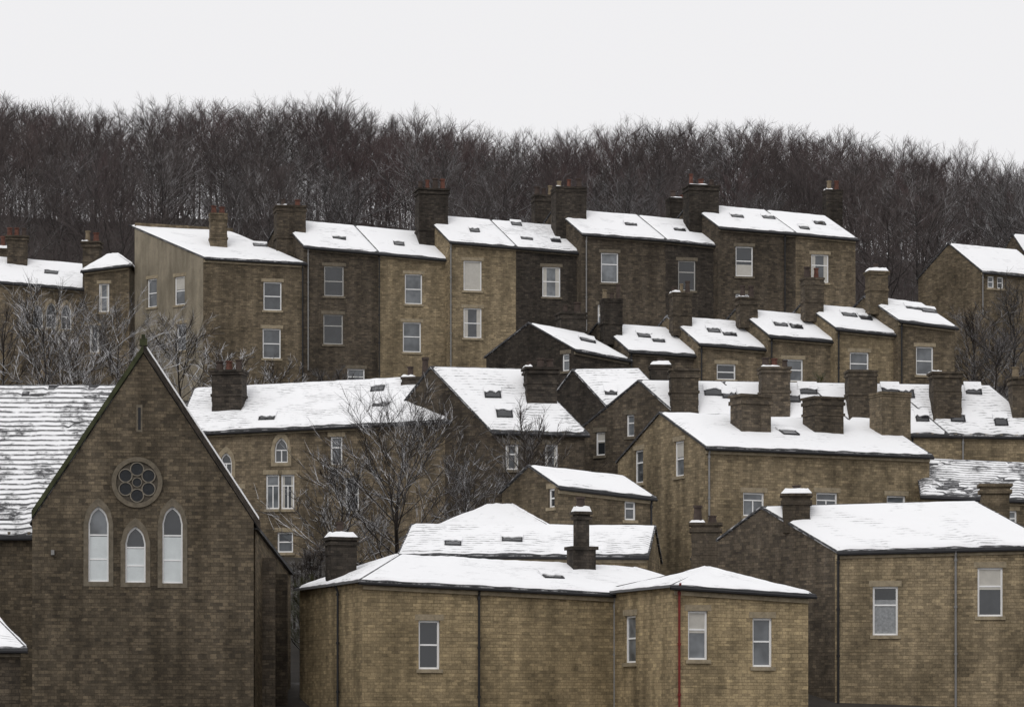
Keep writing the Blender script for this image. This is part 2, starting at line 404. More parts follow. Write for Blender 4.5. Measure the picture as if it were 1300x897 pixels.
        if gut:
            mb=MB(); mb.chain([pz(ul,-ov-.03,False)+Vector((0,0,-.02)),pz(ur,-ov-.03,False)+Vector((0,0,-.02))],[.06,.06],6,True); mb.build('gutter',M_black,s.root)
            mb=MB(); z0=s.ez(0);z1=s.ez(s.L)
            mb.hexa([s.lp(0.02,-.09,z0-.3),s.lp(s.L-.02,-.09,z1-.3),s.lp(s.L-.02,.02,z1-.3),s.lp(.02,.02,z0-.3)],
                    [s.lp(0.02,-.09,z0-.14),s.lp(s.L-.02,-.09,z1-.14),s.lp(s.L-.02,.02,z1-.14),s.lp(.02,.02,z0-.14)]); mb.build('eaves_course',s.trim,s.root)
            mb=MB(); x=.3
            while x<s.L-.2:
                z=s.ez(x); mb.hexa([s.lp(x,-.2,z-.14),s.lp(x+.1,-.2,z-.14),s.lp(x+.1,.01,z-.14),s.lp(x,.01,z-.14)],[s.lp(x,-.2,z-.03),s.lp(x+.1,-.2,z-.03),s.lp(x+.1,.01,z-.03),s.lp(x,.01,z-.03)]); x+=.75
            if mb.f: mb.build('gutter_brackets',s.trim,s.root)
    def chimney(s,st,cx,yt,W,vr,pots=2,pt='d',st2=None,low=.4,neck=0):
        v=s.rd*vr; X=s.X0+v*s.s[0]; Y=s.Y0+v*s.s[1]
        u,Yc=s.solve(X,Y,s.f,cx); zt=(H-yt)/F*Yc-s.base
        Wm=W/F*Yc; w=Wm/(K(s.th)+.7*S(abs(s.th))); d=max(.7,.75*w)
        if v<=s.rd: zr=s.ez(u)+s.rise*v/s.rd
        else: zr=s.ez(u)+s.rise*(1-(v-s.rd)/s.rd)
        if s.hl and u<s.hl: zr=min(zr,s.ez(u)+s.rise*max(0,u)/s.hl)
        c=s.lp(u,v,0); x0=c.x-w/2;x1=c.x+w/2;y0=c.y-d/2;y1=c.y+d/2; zb=zr-low-d*.5*s.rise/s.rd
        ph=random.uniform(.5,.8) if pots else 0; zt2=zt-ph*.75
        if zt2-zb<.6: zt2=zb+.6
        hb=random.choice((.18,.26,.34,.4)); e=random.uniform(.03,.1)
        mb=MB()
        if neck:
            zn=lerp(zb,zt2,.52); mb.box((x0,y0,zb),(x1,y1,zn)); mb.box((x0-.08,y0-.08,zn),(x1+.08,y1+.08,zn+.13))
            q=w*(1-neck)/2; x0+=q;x1-=q; q=d*(1-neck)/2; y0+=q;y1-=q
            mb.box((x0,y0,zn+.13),(x1,y1,zt2-hb))
        else:
            z=zb
            while z<zt2-hb-.01:
                zz=min(zt2-hb,z+random.uniform(.22,.34)); j=random.uniform(-.018,.018); k=random.uniform(-.018,.018)
                if zt2-hb-zz<.1: zz=zt2-hb
                mb.box((x0+j,y0+k,z),(x1+k,y1+j,zz)); z=zz
        mb.box((x0-e,y0-e,zt2-hb),(x1+e,y1+e,zt2-hb*.55)); mb.box((x0-e*.2,y0-e*.2,zt2-hb*.55),(x1+e*.2,y1+e*.2,zt2-.07))
        n=4
        for i in range(n):
            a0=lerp(x0-e*1.3,x1+e*1.3,i/n); a1=lerp(x0-e*1.3,x1+e*1.3,(i+1)/n)-.006; q=random.uniform(-.025,.03)
            mb.box((a0,y0-e*1.3+q,zt2-.07),(a1,y1+e*1.3+q,zt2+.045))
        if not neck and zt2-zr>1.3 and random.random()<.6:
            zz=zr+.35+random.random()*.4; mb.box((x0-.05,y0-.05,zz),(x1+.05,y1+.05,zz+.12))
        o=mb.build('chimney',ST[st2 or ('soot' if st in('dark','soot','church') else 'dark')],s.root)
        capped=pots==1 or random.random()<.45
        if capped:
            cov=random.uniform(.25,.8); bh=random.uniform(.02,.07)
            if pots==1: cov=1.0; bh=.16
            mb=MB(); n=7; ww=n+1; e2=e*1.1
            for j in range(n+1):
                for i in range(n+1):
                    ed=i in(0,n) or j in(0,n)
                    mb.v.append((lerp(x0-e2,x0-e2+(x1-x0+2*e2)*cov,i/n),lerp(y0-e2,y1+e2,j/n),zt2+.043+(0 if ed else (bh+.07*random.random()))))
            for j in range(n):
                for i in range(n): a=j*ww+i; mb.f.append((a,a+1,a+ww+1,a+ww)); mb.u.append([(0,0)]*4)
            mb.build('snow_cap',M_snow,o,True)
        for i in range(pots):
            px=lerp(x0,x1,(i+.5)/pots)+random.uniform(-.05,.05); hh=ph*random.uniform(.45,1.4); r=min(.2,(x1-x0)/pots*.42)*random.uniform(.7,1.05)
            mb=MB(); z=zt2+.04; cy=c.y+random.uniform(-.06,.06)
            mb.chain([Vector((px,cy,z)),Vector((px,cy,z+hh*.1)),Vector((px,cy,z+hh*.12)),Vector((px,cy,z+hh*.85)),Vector((px,cy,z+hh*.87)),Vector((px,cy,z+hh))],[r*1.2,r*1.2,r,r*.8,r*1.05,r*1.05],10,True)
            q=random.random()
            mb.build('chimney_pot',M_terra if (pt=='t' and i%3<2) or (pt=='m' and i%2) else (M_potb if q<.22 else M_potd),o)
    def skylight(s,px,py,w=.8,h=.75):
        w*=random.uniform(.8,1.15)
        a=s.pz(0,0,True);b=s.pz(s.L,0,True);c=s.pz(0,s.rd,True)
        U=(b-a).normalized(); V=(c-a).normalized(); n=U.cross(V).normalized(); V=n.cross(U)
        o=Vector((-s.X0,-s.Y0,-s.base)); d=Vector((kx(px),1,(H-py)/F))
        rot=lambda q:Vector((q.x*K(s.th)+q.y*S(s.th),-q.x*S(s.th)+q.y*K(s.th),q.z))
        o=rot(o); d=rot(d); t=(a-o).dot(n)/d.dot(n); p=o+d*t
        def bx(u0,u1,v0,v1,h0,h1,mb):
            f=lambda u,v,k:p+U*u+V*v+n*k
            mb.hexa([f(u0,v0,h0),f(u1,v0,h0),f(u1,v1,h0),f(u0,v1,h0)],[f(u0,v0,h1),f(u1,v0,h1),f(u1,v1,h1),f(u0,v1,h1)])
        mb=MB(); e=.06
        bx(-w/2,w/2,-h/2,-h/2+e,-.05,.13,mb); bx(-w/2,w/2,h/2-e,h/2,-.05,.13,mb); bx(-w/2,-w/2+e,-h/2+e,h/2-e,-.05,.13,mb); bx(w/2-e,w/2,-h/2+e,h/2-e,-.05,.13,mb)
        o=mb.build('skylight',M_black,s.root)
        mb=MB(); bx(-w/2+e,w/2-e,-h/2+e,h/2-e,-.05,.115,mb); mb.build('pane',M_sky,o)
        # snow lying over the upper part, ragged lower edge
        mb=MB(); q=random.uniform(.3,.7); k=6; pts=[]
        for i in range(k+1):
            uu=lerp(-w/2-.03,w/2+.03,i/k); lo=h/2-h*q+random.uniform(-.1,.1)
            pts.append((uu,lo))
        for (u0,l0),(u1,l1) in zip(pts,pts[1:]):
            f=lambda u,v,g:p+U*u+V*v+n*g
            mb.hexa([f(u0,l0,.1),f(u1,l1,.1),f(u1,h/2+.06,.1),f(u0,h/2+.06,.1)],[f(u0,l0,.165),f(u1,l1,.165),f(u1,h/2+.06,.175),f(u0,h/2+.06,.175)])
        mb.build('snow_cap',M_snow,o)
    def pipe(s,wall,x,yt,yb,col='g',r=.045):
        a,z0=s.sz(wall,x,yb); a,z1=s.sz(wall,x,yt); mb=MB()
        z0=max(z0,-.5)
        p=s.pt
        mb.chain([p(wall,a,z0,-.1),p(wall,a,z1-.25,-.1),p(wall,a,z1,-.2)],[r,r,r],8,True)
        z=z1-.4
        while z>z0+.3:
            mb.chain([p(wall,a,z,-.1),p(wall,a,z+.09,-.1)],[r*1.5,r*1.5],8,True); z-=1.8
        mb.build('drainpipe',{'g':M_grey,'b':M_black,'r':M_red}[col],s.root)
# ---------------------------------------------------------------- terrain
def terrain():
    xs=[-3000,-1200,-500,-250,-150]+[i*6 for i in range(-18,19)]+[150,250,500,1200,3000]
    ys=[-300,-100,0,40,70,90]+[98+i*5 for i in range(50)]+[360,400,500,800,1500,4000]
    mb=MB(); w=len(xs)
    for y in ys:
        for x in xs:
            z=ground(x,y)+(.5*noise.noise(Vector((x*.09,y*.09,0))) if 90<y<350 else 0); mb.v.append((x,y,z))
    for j in range(len(ys)-1):
        for i in range(w-1):
            a=j*w+i; mb.f.append((a,a+1,a+w+1,a+w)); mb.u.append([(0,0)]*4)
    m,nt,b=newmat('hillside_ground'); tc=nt.nodes.new('ShaderNodeTexCoord')
    n=noise_n(nt,tc.outputs['Object'],.35,6,.7); n2=noise_n(nt,tc.outputs['Object'],2.5,5,.7)
    c=mixc(nt,mrange(nt,n2,.35,.65,0,1),(.03,.026,.022),(.047,.04,.032)); c=mixc(nt,mrange(nt,n,.58,.72,0,.3),c,(.5,.5,.52))
    nt.links.new(c,b.inputs['Base Color']); b.inputs['Roughness'].default_value=.95
    o=mb.build('hillside',m,None,True); tag(o,'brown hillside with thin patches of snow under the houses and wood','hillside',None,'structure')
terrain()
# ---------------------------------------------------------------- houses
def house(*a,**k): return House(*a,**k)
GA='stone houses of the upper terrace'; GB='small stone houses of the middle terrace'; GF='stone houses of the long lower terrace'
A1=house('terrace_house','end house of upper terrace with tall pale rendered gable and shallow snowy roof','house',GA,(258,327),(385,334),185,12,50,apex=(165,287),D=6.4,st='mid',stl='render',
   win=[('f',346,376,23,36),('f',345,436,23,38),('l',193,372,12,36),('l',228,369,13,36),('l',230,428,12,34)],
   ch=[(277,264,24,.4,2,'t','mid'),(368,256,42,.42,2,'m','dark')],sky=[(330,312)],pipe=[('f',384,336,520,'b')])
Yc=A1.Yr
GD=M_glassd
pairs=[((385,312),(480,320.5),(570,329),279,'dark','buff','upper terrace house of dark stone left of the pale fronted house','pale fronted upper terrace house left of the tall black chimney',
  [('f',424,357,25,38,'sash',GD),('f',423,418,25,38,'sash',GD),('f',452,478,22,20)],[('f',525,367,22,38),('f',523,428,23,38)],
  [],[(548,231,42,.6,4,'m','soot')],[(430,302)],[(506,310)],[('f',391,316,470,'g')],[('f',481,322,480,'b')]),
 ((570,306),(655,313),(738,320),273,'buff','soot','pale golden fronted upper terrace house with a boarded looking pale upper window','soot black fronted upper terrace house with one white window, right of the golden front',
  [('f',600,350,23,38,'plain',M_blind),('f',600,410,23,38)],[('f',700,358,23,38)],
  [],[(690,242,30,1.4,3,'d','soot'),(722,232,44,.6,3,'m','soot')],[(602,293),(655,285)],[(668,303),(705,306)],[('f',572,310,480,'g')],[]),
 ((738,296),(845,304),(912,311),266,'dark','soot','upper terrace house of dark brown stone whose long roof has one skylight near its middle','narrow sooty upper terrace house with a dark paned window, left of the highest house',
  [('f',774,340,22,38),('f',770,404,22,34)],[('f',872,350,22,38,'sash',GD)],
  [],[(860,246,28,1.4,2,'m','soot'),(890,228,44,.6,3,'t','soot')],[(800,285)],[(862,292)],[('f',744,300,420,'g')],[]),
 ((912,288),(1010,296),(1086,303),260,'dark','mid','highest upper terrace house with dark left front and one white window','last house at the right end of the upper terrace',
  [('f',945,332,22,38),('f',944,386,20,26)],[('f',1041,341,22,36)],
  [],[(1057,234,24,1.4,2,'m','soot')],[(935,275),(975,277)],[(1040,284),(1020,290)],[('f',996,296,400,'b')],[])]
for eL,eM,eR,ay,s1,s2,l1,l2,w1,w2,c1,c2,k1,k2,p1,p2 in pairs:
    h=house('terrace_house',l1,'house',GA,eL,eM,Yc,12,28,rd=3.7,ay=ay,st=s1,win=w1,ch=c1,sky=k1,pipe=p1,ovr=0)
    h2=house('terrace_house',l2,'house',GA,eM,eR,h.Yr,12,28,rd=3.7,rise=h.rise,st=s2,win=w2,ch=c2,sky=k2,pipe=p2,ovl=0,snow=M_snowt if s2=='soot' and eL[0]==570 else None)
    Yc=h2.Yr-.6
house('stone_house','small bay ended house with hipped snow roof beside the tall pale gable','house',None,(107,343),(164,336),189,-4,0,rd=2.4,rise=1.2,hl=1.3,hr=1.2,st='mid',win=[('f',132,378,13,36),('f',120,430,12,34)],ch=[(117,300,22,1.5,2,'m')])
house('stone_house','house at far left with snow roof, red chimney pots and arched windows','house',None,(-60,352),(106,366),192,8,10,rd=3.6,ay=322,st='mid',win=[('f',65,400,13,32,'arch'),('f',84,402,13,32,'arch'),('f',48,402,13,30,'arch')],ch=[(22,293,28,.8,3,'t'),(3,308,16,1.3,1,'t')],sky=[(65,346)])
# middle terrace
Yb=163
h=house('terrace_house','middle terrace end house with dark pointed gable at its left end','house',GB,(728,443),(797,456),Yb,15,52,apex=(672,411),st='soot',win=[('l',718,460,9,22)],ch=[(725,390,38,1.2,2,'d'),],sky=[(745,432)])
Yb=h.Yr
rowB=[((797,444),(886,450),411,'dark','middle terrace house next to the dark pointed gable, wall hidden below its roof',[],[(776,368,28,.6,3,'d')],[(835,432),(818,426)]),
 ((886,435),(975,442),402,'mid','third middle terrace house from the left, white window just above the long roof',[('f',922,472,24,20)],[(864,364,28,.7,3,'d')],[(905,420),(925,424)]),
 ((975,425),(1060,432),393,'mid','middle terrace house with wide white window and bare shrub in front',[('f',1007,470,25,28)],[(948,370,27,.7,2,'d')],[(990,412),(1010,415)]),
 ((1060,416),(1140,424),386,'buff','middle terrace house second from the right end with tall white window',[('f',1091,462,24,30)],[(1031,344,28,.7,2,'m')],[(1077,400),(1098,404)]),
 ((1140,406),(1212,415),377,'mid','right end house of the middle terrace beside the dark bare tree',[('f',1174,458,22,36)],[(1113,336,27,.7,1,'d','mid')],[(1158,391),(1178,395)])]
for eL,eR,ay,st,lab,wn,cc,sk in rowB:
    h=house('terrace_house',lab,'house',GB,eL,eR,Yb,13,32,rd=3.0,ay=ay,st=st,win=wn,ch=cc,sky=sk,pipe=[('f',eL[0]+4,eL[1]+3,490,'b')])
    Yb=h.Yr-.4
# long lower terrace
Yf=140; xs=[(880,545),(985,546.5),(1093,548),(1200,549.5),(1330,551.5)]
labF=['left end house of the long lower terrace, broad brown gable beside the steep central roof','second house of the long lower terrace, snow roof behind the stout chimneys','third house of the long lower terrace, snow roof right of middle','right hand house of the long lower terrace running out of the picture']
chF=[[(868,470,36,.45,0,'d','dark')],[(983,458,38,.45,3,'m')],[(1093,472,38,.45,0,'d')],[(1200,474,38,.45,0,'d'),(1297,466,30,.45,2,'d')]]
skF=[[(905,497),(925,500)],[(1025,495),(1005,505)],[(1130,495),(1150,500),(1170,530)],[(1235,495),(1270,535),(1215,530)]]
f0=None
for i in range(4):
    kw=dict(apex=(812,484),Df=2.35) if i==0 else dict(rd=f0.rd,rise=f0.rise)
    h=house('terrace_house',labF[i],'house',GF,xs[i],xs[i+1],Yf,4,50,st='dark' if i==0 else 'buff',win=[('l',762,563,12,30),('l',800,540,10,28)] if i==0 else [],
       ch=chF[i],sky=skF[i],snow=M_snowt if i>1 else None,ovl=.08 if i==0 else 0,ovr=0,pipe=[('f',1222,553,600,'g')] if i==3 else ([('f',1158,553,600,'b')] if i==2 else []),**kw)
    f0=f0 or h; Yf=h.Yr
house('stone_house','large golden stone house with three stout chimneys and two tall gable windows','house',None,(895,567),(1180,578),128,23,24,apex=(838,525),st='buff',
  win=[('l',811,592,11,42),('l',862,582,12,45),('f',957,640,27,30,'case'),('f',1050,640,27,30,'case'),('f',1138,643,24,28,'case')],
  ch=[(953,503,50,.55,0,'d','dark',.4),(1045,506,50,.6,0,'d','dark'),(1130,500,50,.6,0,'d','mid')],sky=[(1000,550,.8,.8)],pipe=[('f',893+6,570,720,'g')])
house('stone_house','long stone house behind the church with arched attic windows and wide snow roof','house',None,(225,549),(575,532),141,-8,-6,rd=4.2,ay=494,hr=2.6,st='mid',patch=0,
  win=[('f',287,588,15,28,'arch'),('f',357,571,17,32,'arch'),('f',427,572,15,36),('f',346,624,17,44,'case'),('f',365,624,17,44,'case'),('f',447,627,17,42),('f',362,688,20,26),('f',300,640,15,40)],
  ch=[(291,461,42,.5,3,'m','soot'),(531,466,40,.9,2,'d','soot')],sky=[(340,530),(485,513),(480,494)],snow=M_snowt)
house('stone_house','tall central house with steep snow roof and dark gable behind the bare trees','house',None,(622,545),(742,548),137,8,45,apex=(548,467),st='dark',patch=0,snow=M_snowt,
  ch=[(686,458,42,.55,3,'d','soot')],sky=[(640,525),(625,500)],win=[('f',700,580,16,32),('f',650,580,16,32)])
house('stone_house','house behind the central steep roof, only its snow roof showing','house',None,(768,513),(850,512),151,4,40,apex=(728,470),st='soot',patch=0,snow=M_snowt,ch=[(838,455,26,.9,1,'d')],sky=[(775,497)])
house('stone_house','house at the right edge above the bushes with dark gable and snow roof','house',None,(1245,343),(1330,351),192,15,42,apex=(1205,310),st='mid',win=[('f',1258,358,8,15),('f',1270,359,8,15)],pipe=[('f',1247,346,400,'g')])
house('stone_house','topmost house at the right edge, corner of its snow roof showing','house',None,(1302,322),(1400,328),203,12,40,apex=(1286,298),st='dark')
house('stone_house','house at right edge with dark slates showing through patchy snow','house',None,(1170,628),(1360,636),131,6,-4,rd=3.6,ay=583,st='mid',patch=.1,snow=M_snowb,win=[('f',1285,658,12,20)],pipe=[('f',1230,634,670,'b')])
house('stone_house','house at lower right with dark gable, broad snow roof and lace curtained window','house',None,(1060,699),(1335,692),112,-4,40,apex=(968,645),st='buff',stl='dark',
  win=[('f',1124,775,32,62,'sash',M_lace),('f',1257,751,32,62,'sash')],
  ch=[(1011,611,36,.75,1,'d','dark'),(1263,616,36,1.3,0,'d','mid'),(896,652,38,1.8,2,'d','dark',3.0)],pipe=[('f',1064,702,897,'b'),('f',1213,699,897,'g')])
house('stone_house','small stone house with snow roof tucked below the large golden gable','house',None,(708,617),(828,631),124,15,32,apex=(672,592),st='mid',win=[('l',700,632,8,24),('f',800,648,14,24)],pipe=[('f',826,633,700,'b')],snow=M_snow)
house('stone_house','low house with long snow roof behind the hipped roof in front','house',None,(508,703),(822,705),117,1,-8,rd=3.0,ay=667,st='buff',snow=M_snowt,sky=[(575,690),(650,685)])
house('stone_house','house with peaked hipped snow roof behind the long low roof','house',None,(545,674),(700,672),122.5,0,0,rd=3.0,ay=643,hl=2.6,hr=1.8,st='mid',gut=False)
Lm=house('stone_house','hip roofed house along the bottom with ornate tall chimney and dark drainpipe','house',None,(460,737),(930,761),105,20,20,rd=3.7,ay=702,hl=2.6,hr=2.6,D=8.3,st='gold',snow=M_snow,
  win=[('f',545,818,27,62)],ch=[(433,664,40,1.15,1,'d','soot',.15),(738,638,36,.8,1,'d','soot',.6,.55)],pipe=[('f',607,747,897,'b'),('f',779,757,897,'g'),('l',432,742,897,'b')],sky=[(700,733)])
house('stone_house','hip roofed corner house along the bottom with dull red drainpipe','house',None,(855,744),(1026,755),103,20,20,rd=3.4,ay=717,D=6.6,hl=2.9,hr=2.6,st='gold',
  win=[('f',886,806,25,62),('f',968,815,25,62),('l',800,811,14,60)],pipe=[('f',861,740,897,'r',.045)])
house('stone_house','snow covered roof corner at the bottom left in front of the church','house',None,(-260,822),(26,822),96,0,14,rd=3.2,ay=770,hr=1.0,st='dark')
# ---------------------------------------------------------------- church
CH=house('church','stone church gable with rose window and three white lancets, snow along one coping','church',None,(322,662),(318.2,676),108,96,96,apex=(182,449),st='church',
  win=[('l',125,690,26,96,'archlancet'),('l',172,703,26,72,'archlancet'),('l',219,691,26,98,'archlancet')],ovl=-.12,ovr=0,gut=False,trim=M_trimd)
r=CH.root
def circ(c,rad,n): return [(c[0]+rad*K(2*math.pi*i/n),c[1]+rad*S(2*math.pi*i/n)) for i in range(n)]
rc=CH.sz('l',174,612); rr=32/F*108
mb=MB(); CH.ring(mb,'l',circ(rc,rr,36),circ(rc,rr*.82,36),-.09,.02); rose=mb.build('rose_window',M_trimd,r)
mb=MB(); mb.poly([CH.pt('l',a,z,-.012) for a,z in circ(rc,rr*.84,36)]); mb.build('tracery_plate',M_plate,rose)
mb=MB()
cs=[(rc[0]+rr*.52*K(R(60*i+30)),rc[1]+rr*.52*S(R(60*i+30))) for i in range(6)]+[rc]
for i,c in enumerate(cs):
    q=rr*(.28 if i<6 else .2); CH.ring(mb,'l',circ(c,q,18),circ(c,q*.85,18),-.06,-.005)
mb.build('tracery',M_tracery,rose)
for i,c in enumerate(cs):
    q=rr*(.28 if i<6 else .2); mb=MB(); mb.poly([CH.pt('l',a,z,-.022) for a,z in circ(c,q*.88,18)]); mb.build('pane',M_rose,rose)
E=CH.E
def cop(a0,z0,a1,z1,lo,hi,d0,d1,mat,name):
    mb=MB(); p=CH.pt
    mb.hexa([p('l',a0,z0+lo,d0),p('l',a1,z1+lo,d0),p('l',a1,z1+lo,d1),p('l',a0,z0+lo,d1)],[p('l',a0,z0+hi,d0),p('l',a1,z1+hi,d0),p('l',a1,z1+hi,d1),p('l',a0,z0+hi,d1)]); return mb.build(name,mat,r)
cop(-.25,E-.3,CH.rd,E+CH.rise+.08,-.02,.3,-.09,.34,ST['soot'],'coping'); cop(CH.D+.02,E+.1,CH.rd,E+CH.rise+.08,-.02,.26,-.09,.34,M_moss,'coping')
cop(-.2,E-.23,CH.rd-.15,E+CH.rise-.15,.302,.41,-.075,.3,M_snow,'snow_line')
mb=MB(); CH.wbox(mb,'l',CH.rd-.14,CH.rd+.14,E+CH.rise+.3,E+CH.rise+.55,-.1,.3); CH.wbox(mb,'l',CH.rd-.07,CH.rd+.07,E+CH.rise+.55,E+CH.rise+.72,-.02,.16); mb.build('finial',M_moss,r)
a,z=CH.sz('l',177,548); mb=MB(); CH.wbox(mb,'l',a-.11,a+.11,z,z+1.0,-.02,.05); sl=mb.build('slit_window',M_trimd,r)
mb=MB(); CH.wbox(mb,'l',a-.05,a+.05,z+.08,z+.9,-.03,.02); mb.build('pane',M_black,sl)
a,z=CH.sz('l',67,701); mb=MB(); CH.wbox(mb,'l',a-.06,a+.06,z-.09,z+.09,-.14,.0); mb.build('alarm_box',M_grey,r)
inv=lambda w:Vector(((w.x-CH.X0)*K(CH.th)+(w.y-CH.Y0)*S(CH.th),-(w.x-CH.X0)*S(CH.th)+(w.y-CH.Y0)*K(CH.th),w.z-CH.base))
A=inv(P(324,672,108.4));B=inv(P(369,730,114.5)); dn=lambda v:Vector((v.x,v.y,-1))
A2=inv(P(300,668,109.0)); B2=inv(P(300,722,115.0))
mb=MB(); mb.hexa([dn(A),dn(B),dn(B2),dn(A2)],[A,B,B2,A2]); mb.build('side_aisle',ST['mid'],r)
t=Vector((0,0,.14)); ou=(A-A2).normalized()*.18; up=Vector((0,0,.02))
mb=MB(); mb.hexa([A+ou+up,B+ou+up,B2+up,A2+up],[A+ou+t,B+ou+t,B2+t,A2+t]); mb.build('aisle_roof',M_slate,r)
for q in(.25,.6):
    c=A.lerp(B,q)+ou*1.2; mb=MB(); mb.box((c.x-.22,c.y-.25,-1),(c.x+.22,c.y+.35,c.z-.6)); mb.build('buttress',ST['dark'],r)
house('church_nave','church nave left of the gable with dark slates striped by thin snow','church',None,(-150,674),(150,674),110,0,0,rd=5.2,ay=491,st='church',patch=.06,snow=M_snowb,gut=True,ovr=0)
# ---------------------------------------------------------------- trees
def gen_tree(seed,h,spread,n1,n2,n3,tr,start=.22,tw=.016,up=(30,65),twl=.8,dome=.55,curl=.09):
    rnd=random.Random(seed); tk=MB(); cr=MB()
    pts=[];rad=[];x=y=0
    for i in range(9):
        t=i/8; pts.append(Vector((x,y,h*t*.86))); rad.append(tr*(1-t)**.8+.012); x+=rnd.uniform(-.03,.03)*h*.6; y+=rnd.uniform(-.03,.03)*h*.6
    tk.chain(pts,rad,6)
    def at(t):
        q=t*8; i=min(7,int(q)); return pts[i].lerp(pts[i+1],q-i)
    def path(p,d,l,cu,n,wob):
        out=[p.copy()]; d=d.normalized()
        for i in range(n):
            d=(d+Vector((rnd.uniform(-wob,wob),rnd.uniform(-wob,wob),cu+rnd.uniform(-wob,wob)*.5))).normalized(); p=p+d*(l/n); out.append(p.copy())
        return out
    az=rnd.uniform(0,6)
    for i in range(n1):
        t=start+(1-start)*(i+rnd.random()*.8)/n1; t=min(t,.99); az+=2.4+rnd.uniform(-.5,.5)
        q=(t-start)/(1-start)
        el=R(rnd.uniform(*up)+q*14); l=spread*(1-dome*q*q)*rnd.uniform(.7,1.15)
        d=Vector((K(az)*K(el),S(az)*K(el),S(el))); lb=path(at(t),d,l,curl,5,.16)
        r0=max(.018,tr*.36*(1-t)+.018); (tk if q<.5 else cr).chain(lb,[lerp(r0,.010,k/5) for k in range(6)],4)
        for j in range(n2):
            q=.15+.85*(j+rnd.random())/n2; q=min(q,.99)*5; k=min(4,int(q)); p=lb[k].lerp(lb[k+1],q-k)
            dd=(lb[k+1]-lb[k]).normalized()+Vector((rnd.uniform(-1,1),rnd.uniform(-1,1),rnd.uniform(-.5,.8)))*.9
            sl=l*rnd.uniform(.22,.48)*(1.1-.4*q/5); sb=path(p,dd,sl,.05,3,.24); cr.chain(sb,[tw*1.4,tw*1.2,tw,tw*.7],3)
            for m in range(n3):
                q2=min(.15+.85*(m+rnd.random())/n3,.99)*3; k2=min(2,int(q2)); p2=sb[k2].lerp(sb[k2+1],q2-k2)
                d2=(sb[k2+1]-sb[k2]).normalized()+Vector((rnd.uniform(-1,1),rnd.uniform(-1,1),rnd.uniform(-.5,.9)))*.9
                cr.chain(path(p2,d2,twl*rnd.uniform(.4,1),.06,2,.25),[tw*.8,tw*.65,tw*.35],3)
    return tk,cr
def tree_proto(seed,mat,bark,name,**k):
    tk,cr=gen_tree(seed,**k); root=empty(name,(0,0,0))
    a=tk.build('trunk',bark,root); b=cr.build('crown',mat,root); return [root,a,b]
USED=set(); KEEP=[]
def copy_tree(pr,loc,sc,rz,label,cat,group=None):
    key=id(pr)
    if key not in USED: USED.add(key); KEEP.append(pr); root=pr[0]
    else:
        root=pr[0].copy(); COL.objects.link(root)
        for c in pr[1:]:
            d=c.copy(); COL.objects.link(d); d.parent=root
    root.location=loc; root.scale=(sc[0],sc[0],sc[1]); root.rotation_euler=(0,0,rz); tag(root,label,cat,group); return root
W=[]
for i in range(8):
    mt=[T_wood,T_red,T_wood,T_red,T_wood,T_frost,T_frost,T_red][i]
    W.append(tree_proto(100+i,mt,T_barkw,'bare_tree',h=12,spread=random.uniform(4.8,5.8),n1=26,n2=9,n3=8,tr=.11,start=.28,tw=.0098,up=(14,56),twl=1.0,dome=.5,curl=.08))
wr=[(211,8),(222,10),(234,13),(246,18),(258,24),(270,31),(282,40),(292,54),(301,62)]
for Y,n in wr:
    for i in range(n):
        px=lerp(-60,1360,(i+.5+random.uniform(-.35,.35))/n); y=Y+random.uniform(-4,4); x=kx(px)*y
        g=ground(x,y)
        if Y>285: sc=random.uniform(.86,1.02)
        else: sc=random.uniform(.8,1.06)
        if Y<240: k=random.choice((5,6,0,4,5))
        elif Y<262: k=random.choice((0,5,2,4,7,6))
        elif px<420 and Y<280: k=random.choice((5,6,0,2,4))
        else: k=random.choice((0,1,2,3,4,7,2))
        copy_tree(W[k],(x,y,g-.3),(sc*random.uniform(1.0,1.25),sc),random.uniform(0,6.28),'bare winter tree standing among many in the brown wood along the hilltop','tree','bare trees of the hilltop wood')
mb=MB(); rnd=random.Random(5)
for i in range(6000):
    y=rnd.uniform(207,306); px=rnd.uniform(-60,1360); x=kx(px)*y; g=ground(x,y)-.2; hh=rnd.uniform(3.5,8.5)
    p=Vector((x,y,g)); q=p+Vector((rnd.uniform(-.9,.9),rnd.uniform(-.6,.6),hh*.55)); t=q+Vector((rnd.uniform(-1.1,1.1),rnd.uniform(-.6,.6),hh*.45))
    mb.chain([p,q,t],[.032,.02,.008],3)
    for k in range(7):
        s0=p.lerp(q,rnd.uniform(.5,1)) if k<2 else q.lerp(t,rnd.uniform(0,.9)); mb.chain([s0,s0+Vector((rnd.uniform(-1.1,1.1),rnd.uniform(-.5,.5),rnd.uniform(0,1.1)))],[.013,.006],3)
tag(mb.build('undergrowth',T_wood),'thin brown saplings and brush filling the hilltop wood','undergrowth',None,'stuff')
def near(seed,px,pyt,Y,wid,mat,label,name='bare_tree',cat='tree',start=.2,n=(24,8,7),tw=.010,up=(5,55),dome=.5):
    x=kx(px)*Y; g=ground(x,Y)-.15; h=(H-pyt)/F*Y-g; spd=wid/F*Y/2
    pr=tree_proto(seed,mat,T_bark,name,h=h*.96,spread=spd*1.1,n1=n[0],n2=n[1],n3=n[2],tr=max(.05,h*.013),start=start,tw=tw,up=up,twl=max(.35,spd*.2),dome=dome,curl=.07)
    copy_tree(pr,(x,Y,g),(1,1),seed,label,cat)
near(1,505,518,128.5,280,T_snow,'snow dusted bare tree in the gap between the church and the hipped roof',n=(36,10,9),start=.12,up=(0,55))
near(2,435,585,129.5,160,T_snow,'smaller snow dusted tree left of the large bare tree, below the long house',n=(26,8,8))
near(3,668,518,129,160,T_dark,'dark bare tree in front of the steep central roof',n=(30,9,8),start=.3)
